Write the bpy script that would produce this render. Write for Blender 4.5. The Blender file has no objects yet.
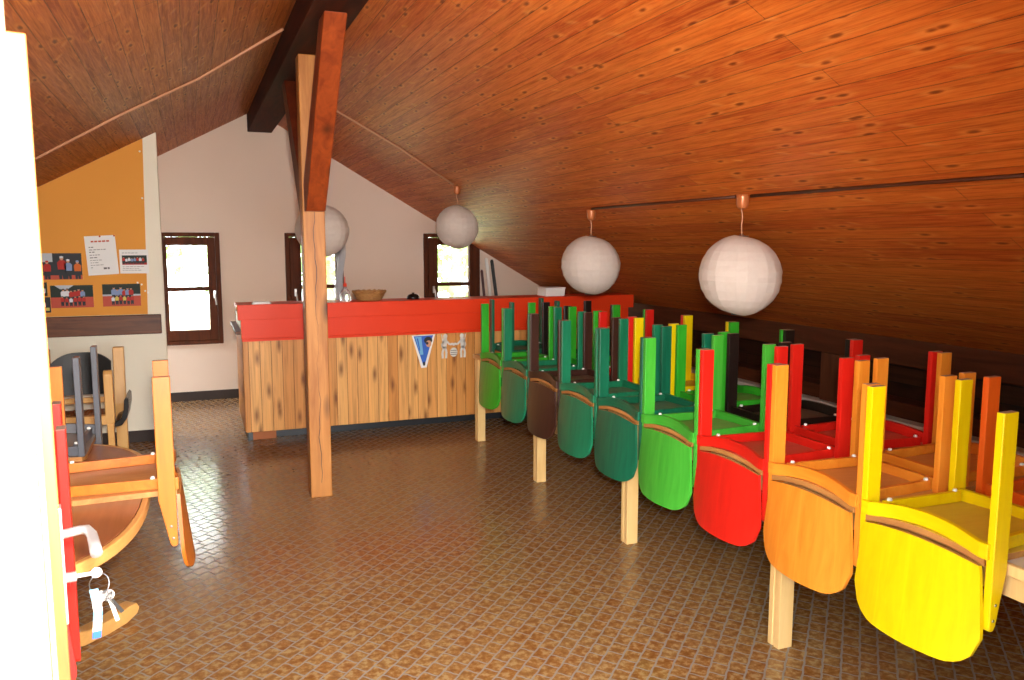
import bpy, bmesh, math, random
from mathutils import Vector, Matrix, Euler
random.seed(11)
S = bpy.context.scene
COL = S.collection
R = math.radians
PI = math.pi

# ------------------------------------------------------------------ camera
H = 1.69
cam = bpy.data.objects.new('camera', bpy.data.cameras.new('camera'))
COL.objects.link(cam)
cam.data.sensor_width = 36.0
cam.data.lens = 805.0 / 1024.0 * 36.0
cam.data.clip_start = 0.05
cam.location = (0, 0, H)
cam.rotation_euler = (R(90 - 6.87), 0, -R(21.6))
cam.data.dof.use_dof = True
cam.data.dof.focus_distance = 4.2
cam.data.dof.aperture_fstop = 10.0
S.camera = cam

# ------------------------------------------------------------------ exposure, world, sun, flash
S.view_settings.view_transform = 'Standard'
S.view_settings.look = 'None'
S.view_settings.exposure = 0.6
S.view_settings.gamma = 1.0
S.view_settings.use_curve_mapping = False

world = bpy.data.worlds.new('sky'); S.world = world
world.use_nodes = True
wn = world.node_tree
bg = wn.nodes['Background']
bg.inputs['Color'].default_value = (0.90, 0.96, 1.0, 1)
bg.inputs['Strength'].default_value = 10.0

def light(name, kind, loc, energy, color=(1, 1, 1), rot=(0, 0, 0), **kw):
    d = bpy.data.lights.new(name, kind); d.energy = energy; d.color = color
    for k, v in kw.items(): setattr(d, k, v)
    o = bpy.data.objects.new(name, d); o.location = loc; o.rotation_euler = rot
    COL.objects.link(o); return o

# late morning sun falling through the open door, from behind the camera
sd = Vector((-0.30, 0.62, -1.20)).normalized()
light('sun', 'SUN', (0, -3, 6), 3.0, (1.0, 0.93, 0.82), sd.to_track_quat('-Z', 'Y').to_euler(), angle=R(0.6))
# the camera's own flash, just above the lens
fd = Vector((0.10, 1.0, 0.03))
light('camera_flash', 'SPOT', (0.04, -0.02, H + 0.14), 620.0, (1.0, 0.94, 0.86), fd.to_track_quat('-Z', 'Y').to_euler(), shadow_soft_size=0.05, spot_size=R(100), spot_blend=1.0)

# ------------------------------------------------------------------ materials
def lin(c):
    if isinstance(c, str):
        c = c.lstrip('#'); c = [int(c[i:i + 2], 16) for i in (0, 2, 4)]
    return tuple(((v / 255) / 12.92 if v / 255 <= 0.04045 else ((v / 255 + 0.055) / 1.055) ** 2.4) for v in c) + (1.0,)

class NT:
    def __init__(s, name):
        s.m = bpy.data.materials.new(name); s.m.use_nodes = True
        s.t = s.m.node_tree; s.b = s.t.nodes['Principled BSDF']
    def n(s, typ, ins=None, **props):
        nd = s.t.nodes.new(typ)
        for k, v in props.items(): setattr(nd, k, v)
        for k, v in (ins or {}).items():
            if isinstance(v, bpy.types.NodeSocket): s.t.links.new(v, nd.inputs[k])
            else: nd.inputs[k].default_value = v
        return nd
    def set(s, **kw):
        for k, v in kw.items():
            k = k.replace('_', ' ')
            if isinstance(v, bpy.types.NodeSocket): s.t.links.new(v, s.b.inputs[k])
            else: s.b.inputs[k].default_value = v
    def obj(s): return s.n('ShaderNodeTexCoord').outputs['Object']
    def scale(s, v, sc, rot=(0, 0, 0), loc=(0, 0, 0)):
        return s.n('ShaderNodeMapping', {'Vector': v, 'Scale': sc, 'Rotation': rot, 'Location': loc}).outputs[0]
    def noise(s, v, scale, detail=3, rough=0.55, dist=0.0):
        return s.n('ShaderNodeTexNoise', {'Vector': v, 'Scale': scale, 'Detail': detail, 'Roughness': rough, 'Distortion': dist}).outputs[0]
    def ramp(s, f, *stops):
        nd = s.n('ShaderNodeValToRGB', {'Fac': f}); e = nd.color_ramp.elements
        while len(e) < len(stops): e.new(0.5)
        for el, (p, c) in zip(e, stops):
            el.position = p; el.color = c if isinstance(c, tuple) and len(c) == 4 else (c, c, c, 1)
        return nd.outputs[0]
    def mix(s, f, a, b, mode='MIX'):
        nd = s.n('ShaderNodeMix', data_type='RGBA', blend_type=mode)
        for i, v in ((0, f), (6, a), (7, b)):
            if isinstance(v, bpy.types.NodeSocket): s.t.links.new(v, nd.inputs[i])
            else: nd.inputs[i].default_value = v
        return nd.outputs[2]
    def math(s, op, a, b=0.0, c=0.0):
        nd = s.n('ShaderNodeMath', operation=op)
        for i, v in enumerate((a, b, c)):
            if isinstance(v, bpy.types.NodeSocket): s.t.links.new(v, nd.inputs[i])
            else: nd.inputs[i].default_value = v
        return nd.outputs[0]
    def bump(s, h, strength=0.3, dist=0.002):
        s.set(Normal=s.n('ShaderNodeBump', {'Height': h, 'Strength': strength, 'Distance': dist}).outputs[0])

def flat(name, c, rough=0.5, metal=0.0, spec=0.5, var=0.06, sc=14):
    k = NT(name); v = k.obj(); c = lin(c)
    f = k.noise(v, sc, 3)
    dk = tuple(x * (1 - var * 2.2) for x in c[:3]) + (1,)
    k.set(Base_Color=k.mix(f, dk, c), Roughness=rough, Metallic=metal, Specular_IOR_Level=spec)
    return k.m

def planks(name, dark, light_, perm, row, length, mortar, groove, grain=(0.7, 16), knot=0.85, rough=0.4, kscale=(1.7, 6.0), slope=1.0, wav=0.5, var=1.0, coat=0.0, whisk=0.0, spec=0.35):
    """board cladding: perm gives which object axes are (along, across)"""
    k = NT(name); sep = k.n('ShaderNodeSeparateXYZ', {'Vector': k.obj()})
    a, b = sep.outputs[perm[0]], sep.outputs[perm[1]]
    if slope != 1.0: b = k.math('MULTIPLY', b, slope)
    uv = k.n('ShaderNodeCombineXYZ', {'X': a, 'Y': b}).outputs[0]
    br = k.n('ShaderNodeTexBrick', {'Vector': uv, 'Color1': lin(dark), 'Color2': lin(light_), 'Mortar': lin(groove), 'Scale': 1.0,
             'Mortar Size': mortar, 'Mortar Smooth': 0.3, 'Bias': 0.0, 'Brick Width': length, 'Row Height': row}, offset=0.37, offset_frequency=2)
    row_id = k.math('FLOOR', k.math('DIVIDE', b, row))
    off = k.math('MULTIPLY', k.math('FRACT', k.math('MULTIPLY', k.math('SINE', k.math('MULTIPLY', row_id, 12.9898)), 437.58)), 9.0)
    a2 = k.math('ADD', a, off)
    g = k.n('ShaderNodeCombineXYZ', {'X': k.math('MULTIPLY', a2, grain[0]), 'Y': k.math('MULTIPLY', b, grain[1])}).outputs[0]
    gr = k.noise(g, 2.2, 5, 0.6, 0.7)
    col = k.mix(0.75 * var, br.outputs[0], k.ramp(gr, (0.25, (0.45, 0.38, 0.32, 1)), (0.5, (0.9, 0.9, 0.9, 1)), (0.75, (1.15, 1.12, 1.05, 1))), 'MULTIPLY')
    kv = k.n('ShaderNodeCombineXYZ', {'X': k.math('MULTIPLY', a2, kscale[0]), 'Y': k.math('MULTIPLY', b, kscale[1])}).outputs[0]
    vo = k.n('ShaderNodeTexVoronoi', {'Vector': kv, 'Scale': 1.0, 'Randomness': 1.0}, voronoi_dimensions='2D')
    wob = k.math('ADD', vo.outputs['Distance'], k.math('MULTIPLY', k.math('SUBTRACT', gr, 0.5), 0.10))
    km = k.ramp(wob, (0.035, 1.0), (0.10, 0.55), (0.20, 0.0)) if not whisk else k.ramp(wob, (0.02, 1.0), (0.045, 0.7), (0.08, 0.0))
    if whisk:
        halo = k.ramp(wob, (0.06, 0.0), (0.10, 1.0), (0.20, 0.0))
        fl = k.noise(g, 5.0, 4, 0.7, 1.2)
        col = k.mix(k.ramp(fl, (0.42, 0.0), (0.72, 0.55)), col, lin('#e08a3c'))
        col = k.mix(k.ramp(fl, (0.28, 0.5), (0.46, 0.0)), col, lin('#7a2a08'))
        col = k.mix(k.math('MULTIPLY', halo, 0.22), col, lin('#eaa050'))
    if whisk:                                             # resin streaks lying across the grain beside the knots
        wv = k.n('ShaderNodeCombineXYZ', {'X': k.math('MULTIPLY', a2, 6.0), 'Y': k.math('MULTIPLY', k.math('ADD', b, k.math('MULTIPLY', a2, 0.3)), 18.0)}).outputs[0]
        v2 = k.n('ShaderNodeTexVoronoi', {'Vector': wv, 'Scale': 1.0, 'Randomness': 1.0}, voronoi_dimensions='2D')
        pick = k.math('GREATER_THAN', k.n('ShaderNodeSeparateColor', {'Color': v2.outputs['Color']}).outputs[0], 0.86)
        st = k.math('MULTIPLY', k.ramp(v2.outputs['Distance'], (0.10, 1.0), (0.30, 0.0)), pick)
        col = k.mix(k.math('MULTIPLY', st, 0.28), col, lin('#e09a50'))
    col = k.mix(k.math('MULTIPLY', km, knot), col, lin(groove))
    k.set(Base_Color=col, Roughness=k.ramp(gr, (0.3, rough + 0.08), (0.7, rough - 0.05)), Specular_IOR_Level=spec, Coat_Weight=coat, Coat_Roughness=0.25)
    # slightly hollow boards around the knots, and the tongue and groove joints
    hgt = k.math('ADD', k.math('MULTIPLY', k.math('SUBTRACT', 1.0, br.outputs['Fac']), 1.0), k.math('MULTIPLY', km, -0.35 * wav))
    if whisk: hgt = k.math('ADD', hgt, k.math('MULTIPLY', st, 0.6))
    k.bump(hgt, 0.55, 0.004)
    return k.m

def wood(name, dark, light_, axis=2, rough=0.4, sc=1.0, contrast=1.0, knots=0.0, spec=0.4):
    k = NT(name); s3 = [11 * sc] * 3; s3[axis] = 1.1 * sc
    v = k.scale(k.obj(), tuple(s3))
    f = k.noise(v, 2.0, 5, 0.6, 0.8)
    col = k.mix(k.ramp(f, (0.5 - 0.22 / contrast, 0.0), (0.5 + 0.22 / contrast, 1.0)), lin(dark), lin(light_))
    if knots:
        s2 = [7 * sc] * 3; s2[axis] = 2.6 * sc
        vo = k.n('ShaderNodeTexVoronoi', {'Vector': k.scale(k.obj(), tuple(s2)), 'Scale': 1.0})
        col = k.mix(k.math('MULTIPLY', k.ramp(vo.outputs['Distance'], (0.05, 1.0), (0.11, 0.6), (0.22, 0.0)), knots), col, lin('#2a1206'))
    k.set(Base_Color=col, Roughness=rough, Specular_IOR_Level=spec)
    k.bump(f, 0.12, 0.002)
    return k.m

M = {}
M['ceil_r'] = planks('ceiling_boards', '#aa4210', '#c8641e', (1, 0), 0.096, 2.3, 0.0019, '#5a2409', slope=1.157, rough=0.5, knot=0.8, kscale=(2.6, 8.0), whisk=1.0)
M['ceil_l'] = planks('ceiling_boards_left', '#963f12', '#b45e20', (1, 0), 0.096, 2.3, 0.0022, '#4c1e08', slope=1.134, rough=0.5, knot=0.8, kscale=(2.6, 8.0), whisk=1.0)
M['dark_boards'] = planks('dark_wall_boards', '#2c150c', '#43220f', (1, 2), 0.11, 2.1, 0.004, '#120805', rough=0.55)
M['counter_pine'] = planks('pine_cladding', '#d28c44', '#eaae64', (2, 0), 0.089, 9.0, 0.0020, '#6a3510', kscale=(2.2, 7.5), rough=0.42, knot=0.8)
M['beam'] = wood('dark_beam', '#2c1208', '#4e1e0c', 1, 0.75, 0.8, spec=0.15)
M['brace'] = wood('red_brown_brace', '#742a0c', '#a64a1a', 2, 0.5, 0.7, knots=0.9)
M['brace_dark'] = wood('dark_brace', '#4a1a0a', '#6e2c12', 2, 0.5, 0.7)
M['post'] = wood('pine_post', '#99581f', '#cb8a44', 2, 0.5, 0.7, knots=0.9)
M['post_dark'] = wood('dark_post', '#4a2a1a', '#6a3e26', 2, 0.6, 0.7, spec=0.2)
M['purlin'] = wood('purlin_wood', '#43210f', '#62331b', 1, 0.7, 0.7, spec=0.2)
M['window_wood'] = wood('window_wood', '#43200e', '#643016', 2, 0.65, spec=0.2)
M['rail_wood'] = wood('brown_rail', '#4a2612', '#744222', 0, 0.5)
M['table_leg'] = wood('pale_spruce', '#d8ac68', '#ecc98a', 2, 0.45, contrast=0.7)
M['table_top'] = flat('pale_table_top', '#dcd2be', 0.35)
M['laminate'] = wood('brown_laminate', '#8c4f2c', '#a1613a', 1, 0.22, contrast=0.6)
M['oak_edge'] = wood('light_wood_edge', '#c98c46', '#e2ab64', 1, 0.4, contrast=0.8)
M['ply_edge'] = wood('plywood_edge', '#9a6230', '#c08848', 1, 0.5)
M['natural'] = wood('natural_beech', '#cf9650', '#e4b26c', 2, 0.4, contrast=0.7)
M['terracotta'] = flat('terracotta', '#b4683a', 0.7)
M['plinth'] = flat('dark_plinth', '#23272c', 0.35)
M['white_paint'] = flat('white_paint', '#d9d6cc', 0.5)
M['pale_wood'] = wood('pale_jamb_wood', '#d9b58a', '#f0d8b4', 2, 0.5, contrast=0.7)
M['door_wood'] = wood('door_wood', '#7a3e18', '#a8642f', 2, 0.5)
M['seal'] = flat('grey_seal', '#8b8d94', 0.5)
M['chrome'] = flat('chrome', '#e4e4e4', 0.38, 0.75, var=0.02)
M['steel'] = flat('steel', '#8f9296', 0.35, 1.0, var=0.03)
M['plastic_white'] = flat('white_plastic', '#f0eee8', 0.4, var=0.01)
M['black'] = flat('black', '#14110f', 0.5)
M['black_gloss'] = flat('black_gloss', '#1a1411', 0.25)
M['cable'] = flat('cable', '#c58a68', 0.5)
M['cable_dark'] = flat('cable_dark', '#4c2412', 0.5)
M['copper'] = flat('copper_cap', '#b8693a', 0.35, 0.2)
M['paper'] = flat('white_paper', '#eceae6', 0.8, var=0.02)
M['ink_red'] = flat('ink_red', '#c4583c', 0.8)
M['ink_grey'] = flat('ink_grey', '#6f6a68', 0.8)
M['court_red'] = flat('court_red', '#c2503c', 0.7)
M['hedge'] = flat('hedge_green', '#26352b', 0.7, var=0.3, sc=200)
M['pic_dark'] = flat('picture_dark', '#161a22', 0.6)
M['pic_sky'] = flat('picture_sky', '#b9bfc6', 0.6)
M['pic_red'] = flat('shirt_red', '#b8281c', 0.7)
M['pic_orange'] = flat('shirt_orange', '#d86a1e', 0.7)
M['pic_blue'] = flat('shirt_blue', '#8296bf', 0.7)
M['pic_white'] = flat('shirt_white', '#dcdde2', 0.7)
M['pic_navy'] = flat('shirt_navy', '#20304c', 0.7)
M['pic_skin'] = flat('print_skin', '#cf9878', 0.7)
M['pic_yellow'] = flat('shirt_yellow', '#d8c45a', 0.7)
M['blue'] = flat('bright_blue', '#2a63c8', 0.5)
M['sky_blue'] = flat('light_blue', '#6fb4e0', 0.5)
M['wicker'] = wood('wicker', '#8a5a2c', '#c08f52', 0, 0.7, 4.0)
M['red_paint'] = flat('red_paint', '#ea3e16', 0.42, spec=0.22, var=0.05, sc=5)
M['lit_end'] = flat('yellow_lit_end', '#d8cc3a', 0.5)  # yellow light on the counter's left end, put into the board colour
M['burgundy'] = flat('burgundy', '#4e1418', 0.5)
M['grey_stone'] = flat('base_tile', '#40332e', 0.5, spec=0.2, var=0.2, sc=8)
M['leaf'] = flat('leaf_green', '#a9c876', 0.7, var=0.25, sc=3)
M['grass'] = flat('grass', '#c2cf9e', 0.9, var=0.2, sc=2)
M['bark'] = flat('bark', '#a89a86', 0.9)
M['stone_ext'] = flat('paving', '#b5aea2', 0.9)

def plaster(name, c, bs=90):
    k = NT(name); v = k.obj()
    f = k.noise(v, bs, 4, 0.7); g = k.noise(v, 2.0, 2)
    c = lin(c)
    k.set(Base_Color=k.mix(k.math('MULTIPLY', g, 0.5), c, tuple(x * 0.88 for x in c[:3]) + (1,)), Roughness=0.9)
    k.bump(f, 0.35, 0.004); return k.m
M['plaster'] = plaster('rough_plaster', '#e8d3c2')
M['plaster_cream'] = plaster('cream_plaster', '#efe6d0')
M['cork'] = plaster('orange_pinboard', '#e59c42', 400)

def floor_mat():
    k = NT('glazed_tiles')
    o = k.obj()
    rot = k.n('ShaderNodeVectorRotate', {'Vector': o, 'Angle': R(-45)}, rotation_type='Z_AXIS').outputs[0]
    sep = k.n('ShaderNodeSeparateXYZ', {'Vector': rot}); a, b = sep.outputs[0], sep.outputs[1]
    # wavy tile sides
    b2 = k.math('ADD', b, k.math('MULTIPLY', k.math('SINE', k.math('MULTIPLY', a, 2 * PI / 0.082)), 0.0013))
    a2 = k.math('ADD', a, k.math('MULTIPLY', k.math('SINE', k.math('MULTIPLY', b, 2 * PI / 0.069)), 0.0028))
    uv = k.n('ShaderNodeCombineXYZ', {'X': a2, 'Y': b2}).outputs[0]
    br = k.n('ShaderNodeTexBrick', {'Vector': uv, 'Color1': lin('#8e5826'), 'Color2': lin('#a08050'), 'Mortar': lin('#8a8176'), 'Scale': 1.0,
             'Mortar Size': 0.0044, 'Mortar Smooth': 0.3, 'Bias': 0.0, 'Brick Width': 0.082, 'Row Height': 0.069}, offset=0.5)
    f = k.noise(o, 32, 4, 0.6); f2 = k.noise(o, 1.2, 2)
    mott = k.ramp(f, (0.36, lin('#6e3c14')), (0.5, lin('#966834')), (0.62, lin('#c0a474')))
    tile = k.mix(0.65, br.outputs[0], mott)
    col = k.mix(br.outputs['Fac'], tile, lin('#8d8880'))
    col = k.mix(k.math('MULTIPLY', f2, 0.35), col, lin('#8a5c2c'))
    k.set(Base_Color=col, Roughness=k.mix(br.outputs['Fac'], k.ramp(f, (0.35, 0.13), (0.7, 0.24)), (0.8, 0.8, 0.8, 1)), Specular_IOR_Level=0.5)
    h = k.math('ADD', k.math('SUBTRACT', 1.0, br.outputs['Fac']), k.math('MULTIPLY', f, 0.25))
    k.bump(h, 0.5, 0.004); return k.m
M['floor'] = floor_mat()

def glass_mat():
    m = bpy.data.materials.new('window_glass'); m.use_nodes = True; t = m.node_tree
    t.nodes.remove(t.nodes['Principled BSDF'])
    tr = t.nodes.new('ShaderNodeBsdfTransparent'); gl = t.nodes.new('ShaderNodeBsdfGlossy'); gl.inputs['Roughness'].default_value = 0.02
    mx = t.nodes.new('ShaderNodeMixShader'); fr = t.nodes.new('ShaderNodeFresnel')
    t.links.new(fr.outputs[0], mx.inputs[0]); t.links.new(tr.outputs[0], mx.inputs[1]); t.links.new(gl.outputs[0], mx.inputs[2])
    t.links.new(mx.outputs[0], t.nodes['Material Output'].inputs[0]); return m
M['glass'] = glass_mat()

def lantern_mat():
    k = NT('lantern_paper'); t = k.t
    v = k.obj(); f = k.noise(v, 40, 3)
    col = k.mix(f, lin('#d2c4b8'), lin('#e2d6cc'))
    k.set(Base_Color=col, Roughness=0.85)
    tl = t.nodes.new('ShaderNodeBsdfTranslucent'); tl.inputs[0].default_value = lin('#f0e4d8')
    mx = t.nodes.new('ShaderNodeMixShader'); mx.inputs[0].default_value = 0.3
    t.links.new(k.b.outputs[0], mx.inputs[1]); t.links.new(tl.outputs[0], mx.inputs[2])
    t.links.new(mx.outputs[0], t.nodes['Material Output'].inputs[0]); return k.m
M['lantern'] = lantern_mat()

def sheer_mat():
    k = NT('sheer_curtain'); t = k.t
    k.set(Base_Color=lin('#dcdce0'), Roughness=0.7)
    tr = t.nodes.new('ShaderNodeBsdfTransparent'); mx = t.nodes.new('ShaderNodeMixShader'); mx.inputs[0].default_value = 0.25
    t.links.new(k.b.outputs[0], mx.inputs[1]); t.links.new(tr.outputs[0], mx.inputs[2])
    t.links.new(mx.outputs[0], t.nodes['Material Output'].inputs[0]); return k.m
M['sheer'] = sheer_mat()

def clear_mat():
    k = NT('clear_plastic')
    k.set(Base_Color=(0.9, 0.93, 0.95, 1), Roughness=0.1, Transmission_Weight=0.8, IOR=1.3); return k.m
M['clear'] = clear_mat()

# ------------------------------------------------------------------ geometry helpers
class MB:
    def __init__(s): s.v = []; s.f = []; s.mi = []
    def add(s, vs, fs, mi=0, mat=None):
        o = len(s.v)
        for p in vs:
            p = Vector(p); s.v.append(tuple(mat @ p) if mat else tuple(p))
        for i, f in enumerate(fs):
            s.f.append(tuple(o + q for q in f)); s.mi.append(mi[i] if isinstance(mi, (list, tuple)) else mi)
        return s
    def box(s, x0, x1, y0, y1, z0, z1, mi=0, mat=None):
        vs = [(x, y, z) for z in (z0, z1) for y in (y0, y1) for x in (x0, x1)]
        fs = [(0, 2, 3, 1), (4, 5, 7, 6), (0, 1, 5, 4), (2, 6, 7, 3), (0, 4, 6, 2), (1, 3, 7, 5)]
        return s.add(vs, fs, mi, mat)
    def prism(s, poly, a0, a1, axis='y', mi=0, mat=None):
        n = len(poly)
        def P(p, a): return {'y': (p[0], a, p[1]), 'x': (a, p[0], p[1]), 'z': (p[0], p[1], a)}[axis]
        vs = [P(p, a0) for p in poly] + [P(p, a1) for p in poly]
        fs = [tuple(range(n))[::-1], tuple(range(n, 2 * n))] + [(i, (i + 1) % n, n + (i + 1) % n, n + i) for i in range(n)]
        return s.add(vs, fs, mi, mat)
    def tube(s, pts, r, seg=10, mi=0, closed=False):
        pts = [Vector(p) for p in pts]; n = len(pts); vs = []
        rr = r if isinstance(r, (list, tuple)) else [r] * n
        up0 = None
        for i, p in enumerate(pts):
            d = (pts[(i + 1) % n] - pts[i - 1]) if closed else (pts[min(i + 1, n - 1)] - pts[max(i - 1, 0)])
            d.normalize()
            if up0 is None:
                up0 = Vector((0, 0, 1)) if abs(d.z) < 0.9 else Vector((1, 0, 0))
            a = d.cross(up0).normalized(); b = a.cross(d).normalized(); up0 = b
            for k in range(seg):
                t = 2 * PI * k / seg
                vs.append(tuple(p + (a * math.cos(t) + b * math.sin(t)) * rr[i]))
        fs = []
        for i in range(n if closed else n - 1):
            j = (i + 1) % n
            for k in range(seg):
                k2 = (k + 1) % seg
                fs.append((i * seg + k, i * seg + k2, j * seg + k2, j * seg + k))
        if not closed:
            fs.append(tuple(range(seg))[::-1]); fs.append(tuple((n - 1) * seg + k for k in range(seg)))
        return s.add(vs, fs, mi)
    def lathe(s, prof, c=(0, 0, 0), seg=24, mi=0, mat=None, cap=True):
        vs = []; n = len(prof)
        for r, z in prof:
            for k in range(seg):
                t = 2 * PI * k / seg
                vs.append((c[0] + r * math.cos(t), c[1] + r * math.sin(t), c[2] + z))
        fs = []
        for i in range(n - 1):
            for k in range(seg):
                k2 = (k + 1) % seg
                fs.append((i * seg + k, i * seg + k2, (i + 1) * seg + k2, (i + 1) * seg + k))
        if cap:
            fs.append(tuple(range(seg))[::-1]); fs.append(tuple((n - 1) * seg + k for k in range(seg)))
        return s.add(vs, fs, mi, mat)
    def build(s, name, mats, parent=None, smooth=False, bevel=0.0, seg=2, loc=None, angle=35):
        me = bpy.data.meshes.new(name)
        vs = s.v
        if loc is not None: vs = [tuple(Vector(p) - Vector(loc)) for p in vs]
        me.from_pydata(vs, [], s.f)
        for m in (mats if isinstance(mats, (list, tuple)) else [mats]): me.materials.append(M[m] if isinstance(m, str) else m)
        for p, i in zip(me.polygons, s.mi): p.material_index = i
        bm = bmesh.new(); bm.from_mesh(me); bmesh.ops.recalc_face_normals(bm, faces=bm.faces); bm.to_mesh(me); bm.free()
        if smooth: me.polygons.foreach_set('use_smooth', [True] * len(me.polygons))
        me.update()
        o = bpy.data.objects.new(name, me); COL.objects.link(o)
        if loc is not None: o.location = loc
        if parent is not None: o.parent = parent
        if bevel:
            b = o.modifiers.new('bevel', 'BEVEL'); b.width = bevel; b.segments = seg; b.limit_method = 'ANGLE'; b.angle_limit = R(angle)
        return o

def tag(o, label=None, cat=None, group=None, kind=None):
    if label: o['label'] = label
    if cat: o['category'] = cat
    if group: o['group'] = group
    if kind: o['kind'] = kind
    return o
def thing(name, label, cat, loc=(0, 0, 0), rot=(0, 0, 0), group=None):
    o = bpy.data.objects.new(name, None); COL.objects.link(o); o.empty_display_size = 0.1
    o.location = loc; o.rotation_euler = rot
    return tag(o, label, cat, group)
def struct(o, label=None, cat=None): return tag(o, label, cat, kind='structure')
def dup(root, loc, rot, label, group=None):
    r = root.copy(); COL.objects.link(r); r.location = loc; r.rotation_euler = rot
    r['label'] = label
    if group: r['group'] = group
    for ch in list(root.children):
        c = ch.copy(); COL.objects.link(c); c.parent = r
        for g in list(ch.children):
            d = g.copy(); COL.objects.link(d); d.parent = c
    return r

# ------------------------------------------------------------------ the room
XR, ZR = 0.69, 3.096                                   # ridge
SL, SR = 0.535, 0.582                                    # left and right roof pitch (rise per metre)
def roof(x): return ZR - SR * (x - XR) if x > XR else ZR - SL * (XR - x)
YB, YF, XL, XW = 9.22, 0.90, -2.6, 4.38

struct(MB().box(XL, XW, -2.2, YB + 0.1, -0.12, 0).build('floor', 'floor'), 'brown glazed tile floor laid on the diagonal', 'floor')
def slope(name, x0, x1, m):
    p = [(x0, roof(x0)), (x1, roof(x1)), (x1, roof(x1) + 0.14), (x0, roof(x0) + 0.14)]
    return struct(MB().prism(p, YF - 0.12, YB + 0.3).build(name, m))
slope('ceiling', XR, XW + 0.3, 'ceil_r')
tag(bpy.data.objects['ceiling'], 'right roof slope clad in orange knotty pine boards', 'ceiling')
SKY = (-2.35, -1.15, 7.72, 9.08)  # opening for the added roof window, out of view
def slope_left():
    b = MB()
    def piece(x0, x1, y0, y1): b.prism([(x0, roof(x0)), (x1, roof(x1)), (x1, roof(x1) + 0.14), (x0, roof(x0) + 0.14)], y0, y1)
    piece(XL - 0.3, XR, YF - 0.12, SKY[2]); piece(XL - 0.3, SKY[0], SKY[2], SKY[3]); piece(SKY[1], XR, SKY[2], SKY[3]); piece(XL - 0.3, XR, SKY[3], YB + 0.3)
    return struct(b.build('ceiling_left', 'ceil_l'))
tag(slope_left(), 'left roof slope clad in orange brown pine boards', 'ceiling')

# gable wall at the back with three window holes
WINS = [(-0.315, 0.283, 0.612, 1.80), (0.958, 1.590, 0.612, 1.80), (2.532, 3.222, 0.612, 1.80)]
def gable(y0, y1, holes, name, m, xa=XL, xb=XW):
    xs = sorted({xa, xb, XR} | {h[i] for h in holes for i in (0, 1)})
    b = MB()
    for x0, x1 in zip(xs[:-1], xs[1:]):
        xm = (x0 + x1) / 2
        hh = [h for h in holes if h[0] < xm < h[1]]
        zt = lambda x: roof(x) + 0.06
        if not hh:
            b.prism([(x0, 0), (x1, 0), (x1, zt(x1)), (x0, zt(x0))], y0, y1)
        else:
            h = hh[0]
            if h[2] > 0: b.prism([(x0, 0), (x1, 0), (x1, h[2]), (x0, h[2])], y0, y1)
            top = [(x0, h[3]), (x1, h[3]), (x1, zt(x1)), (x0, zt(x0))]
            if zt(x1) < h[3] + 0.02:                     # the hole runs up to the roof boards
                xc = XR + (ZR + 0.06 - h[3]) / SR
                top = [(x0, h[3]), (xc, h[3]), (x0, zt(x0))]
            b.prism(top, y0, y1)
    return b.build(name, m)
struct(gable(YB, YB + 0.22, [(w[0] + .02, w[1] - .02, w[2] + .02, w[3] - .02) for w in WINS], 'wall_back', 'plaster'), 'beige roughcast gable wall with three windows', 'wall')
DOOR = (-0.23, 1.40, 0.0, 2.14)
struct(gable(YF - 0.14, YF, [DOOR], 'wall_front', 'plaster_cream'), 'cream entrance wall with wide doorway', 'wall')
struct(MB().box(XL - 0.12, XL, YF - 0.12, YB + 0.2, 0, roof(XL) + 0.05).build('wall_left', 'plaster_cream'), 'low cream wall under the left slope', 'wall')
# right knee wall: dark boards, purlin, posts
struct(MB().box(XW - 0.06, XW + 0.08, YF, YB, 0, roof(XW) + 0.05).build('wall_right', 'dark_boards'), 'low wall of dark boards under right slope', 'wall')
struct(MB().prism([(4.12, 0.925), (4.26, 0.925), (4.26, roof(4.26) - 0.003), (4.12, roof(4.12) - 0.003)], YF, YB).build('trim_1', 'purlin', bevel=0.006), 'dark brown purlin running under the right slope', 'trim')
struct(MB().box(4.16, XW - 0.06, YF, YB, 0.58, 0.68).build('trim_2', 'purlin', bevel=0.004), 'brown board above the pale ledge', 'trim')
struct(MB().box(4.08, XW - 0.06, YF, YB, 0.535, 0.58).build('trim_3', 'white_paint', bevel=0.004), 'pale grey ledge along the low right wall', 'trim')
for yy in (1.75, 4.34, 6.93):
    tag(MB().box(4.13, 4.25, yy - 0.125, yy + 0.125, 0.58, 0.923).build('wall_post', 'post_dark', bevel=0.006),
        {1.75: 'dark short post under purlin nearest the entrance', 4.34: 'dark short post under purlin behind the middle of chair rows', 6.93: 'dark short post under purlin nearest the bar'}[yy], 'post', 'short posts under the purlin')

# base tiles
struct(MB().box(XL, XW - 0.07, YB - 0.012, YB, 0, 0.10).build('baseboard_back', 'grey_stone', bevel=0.002), 'dark tile skirting of gable wall', 'baseboard')

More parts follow.
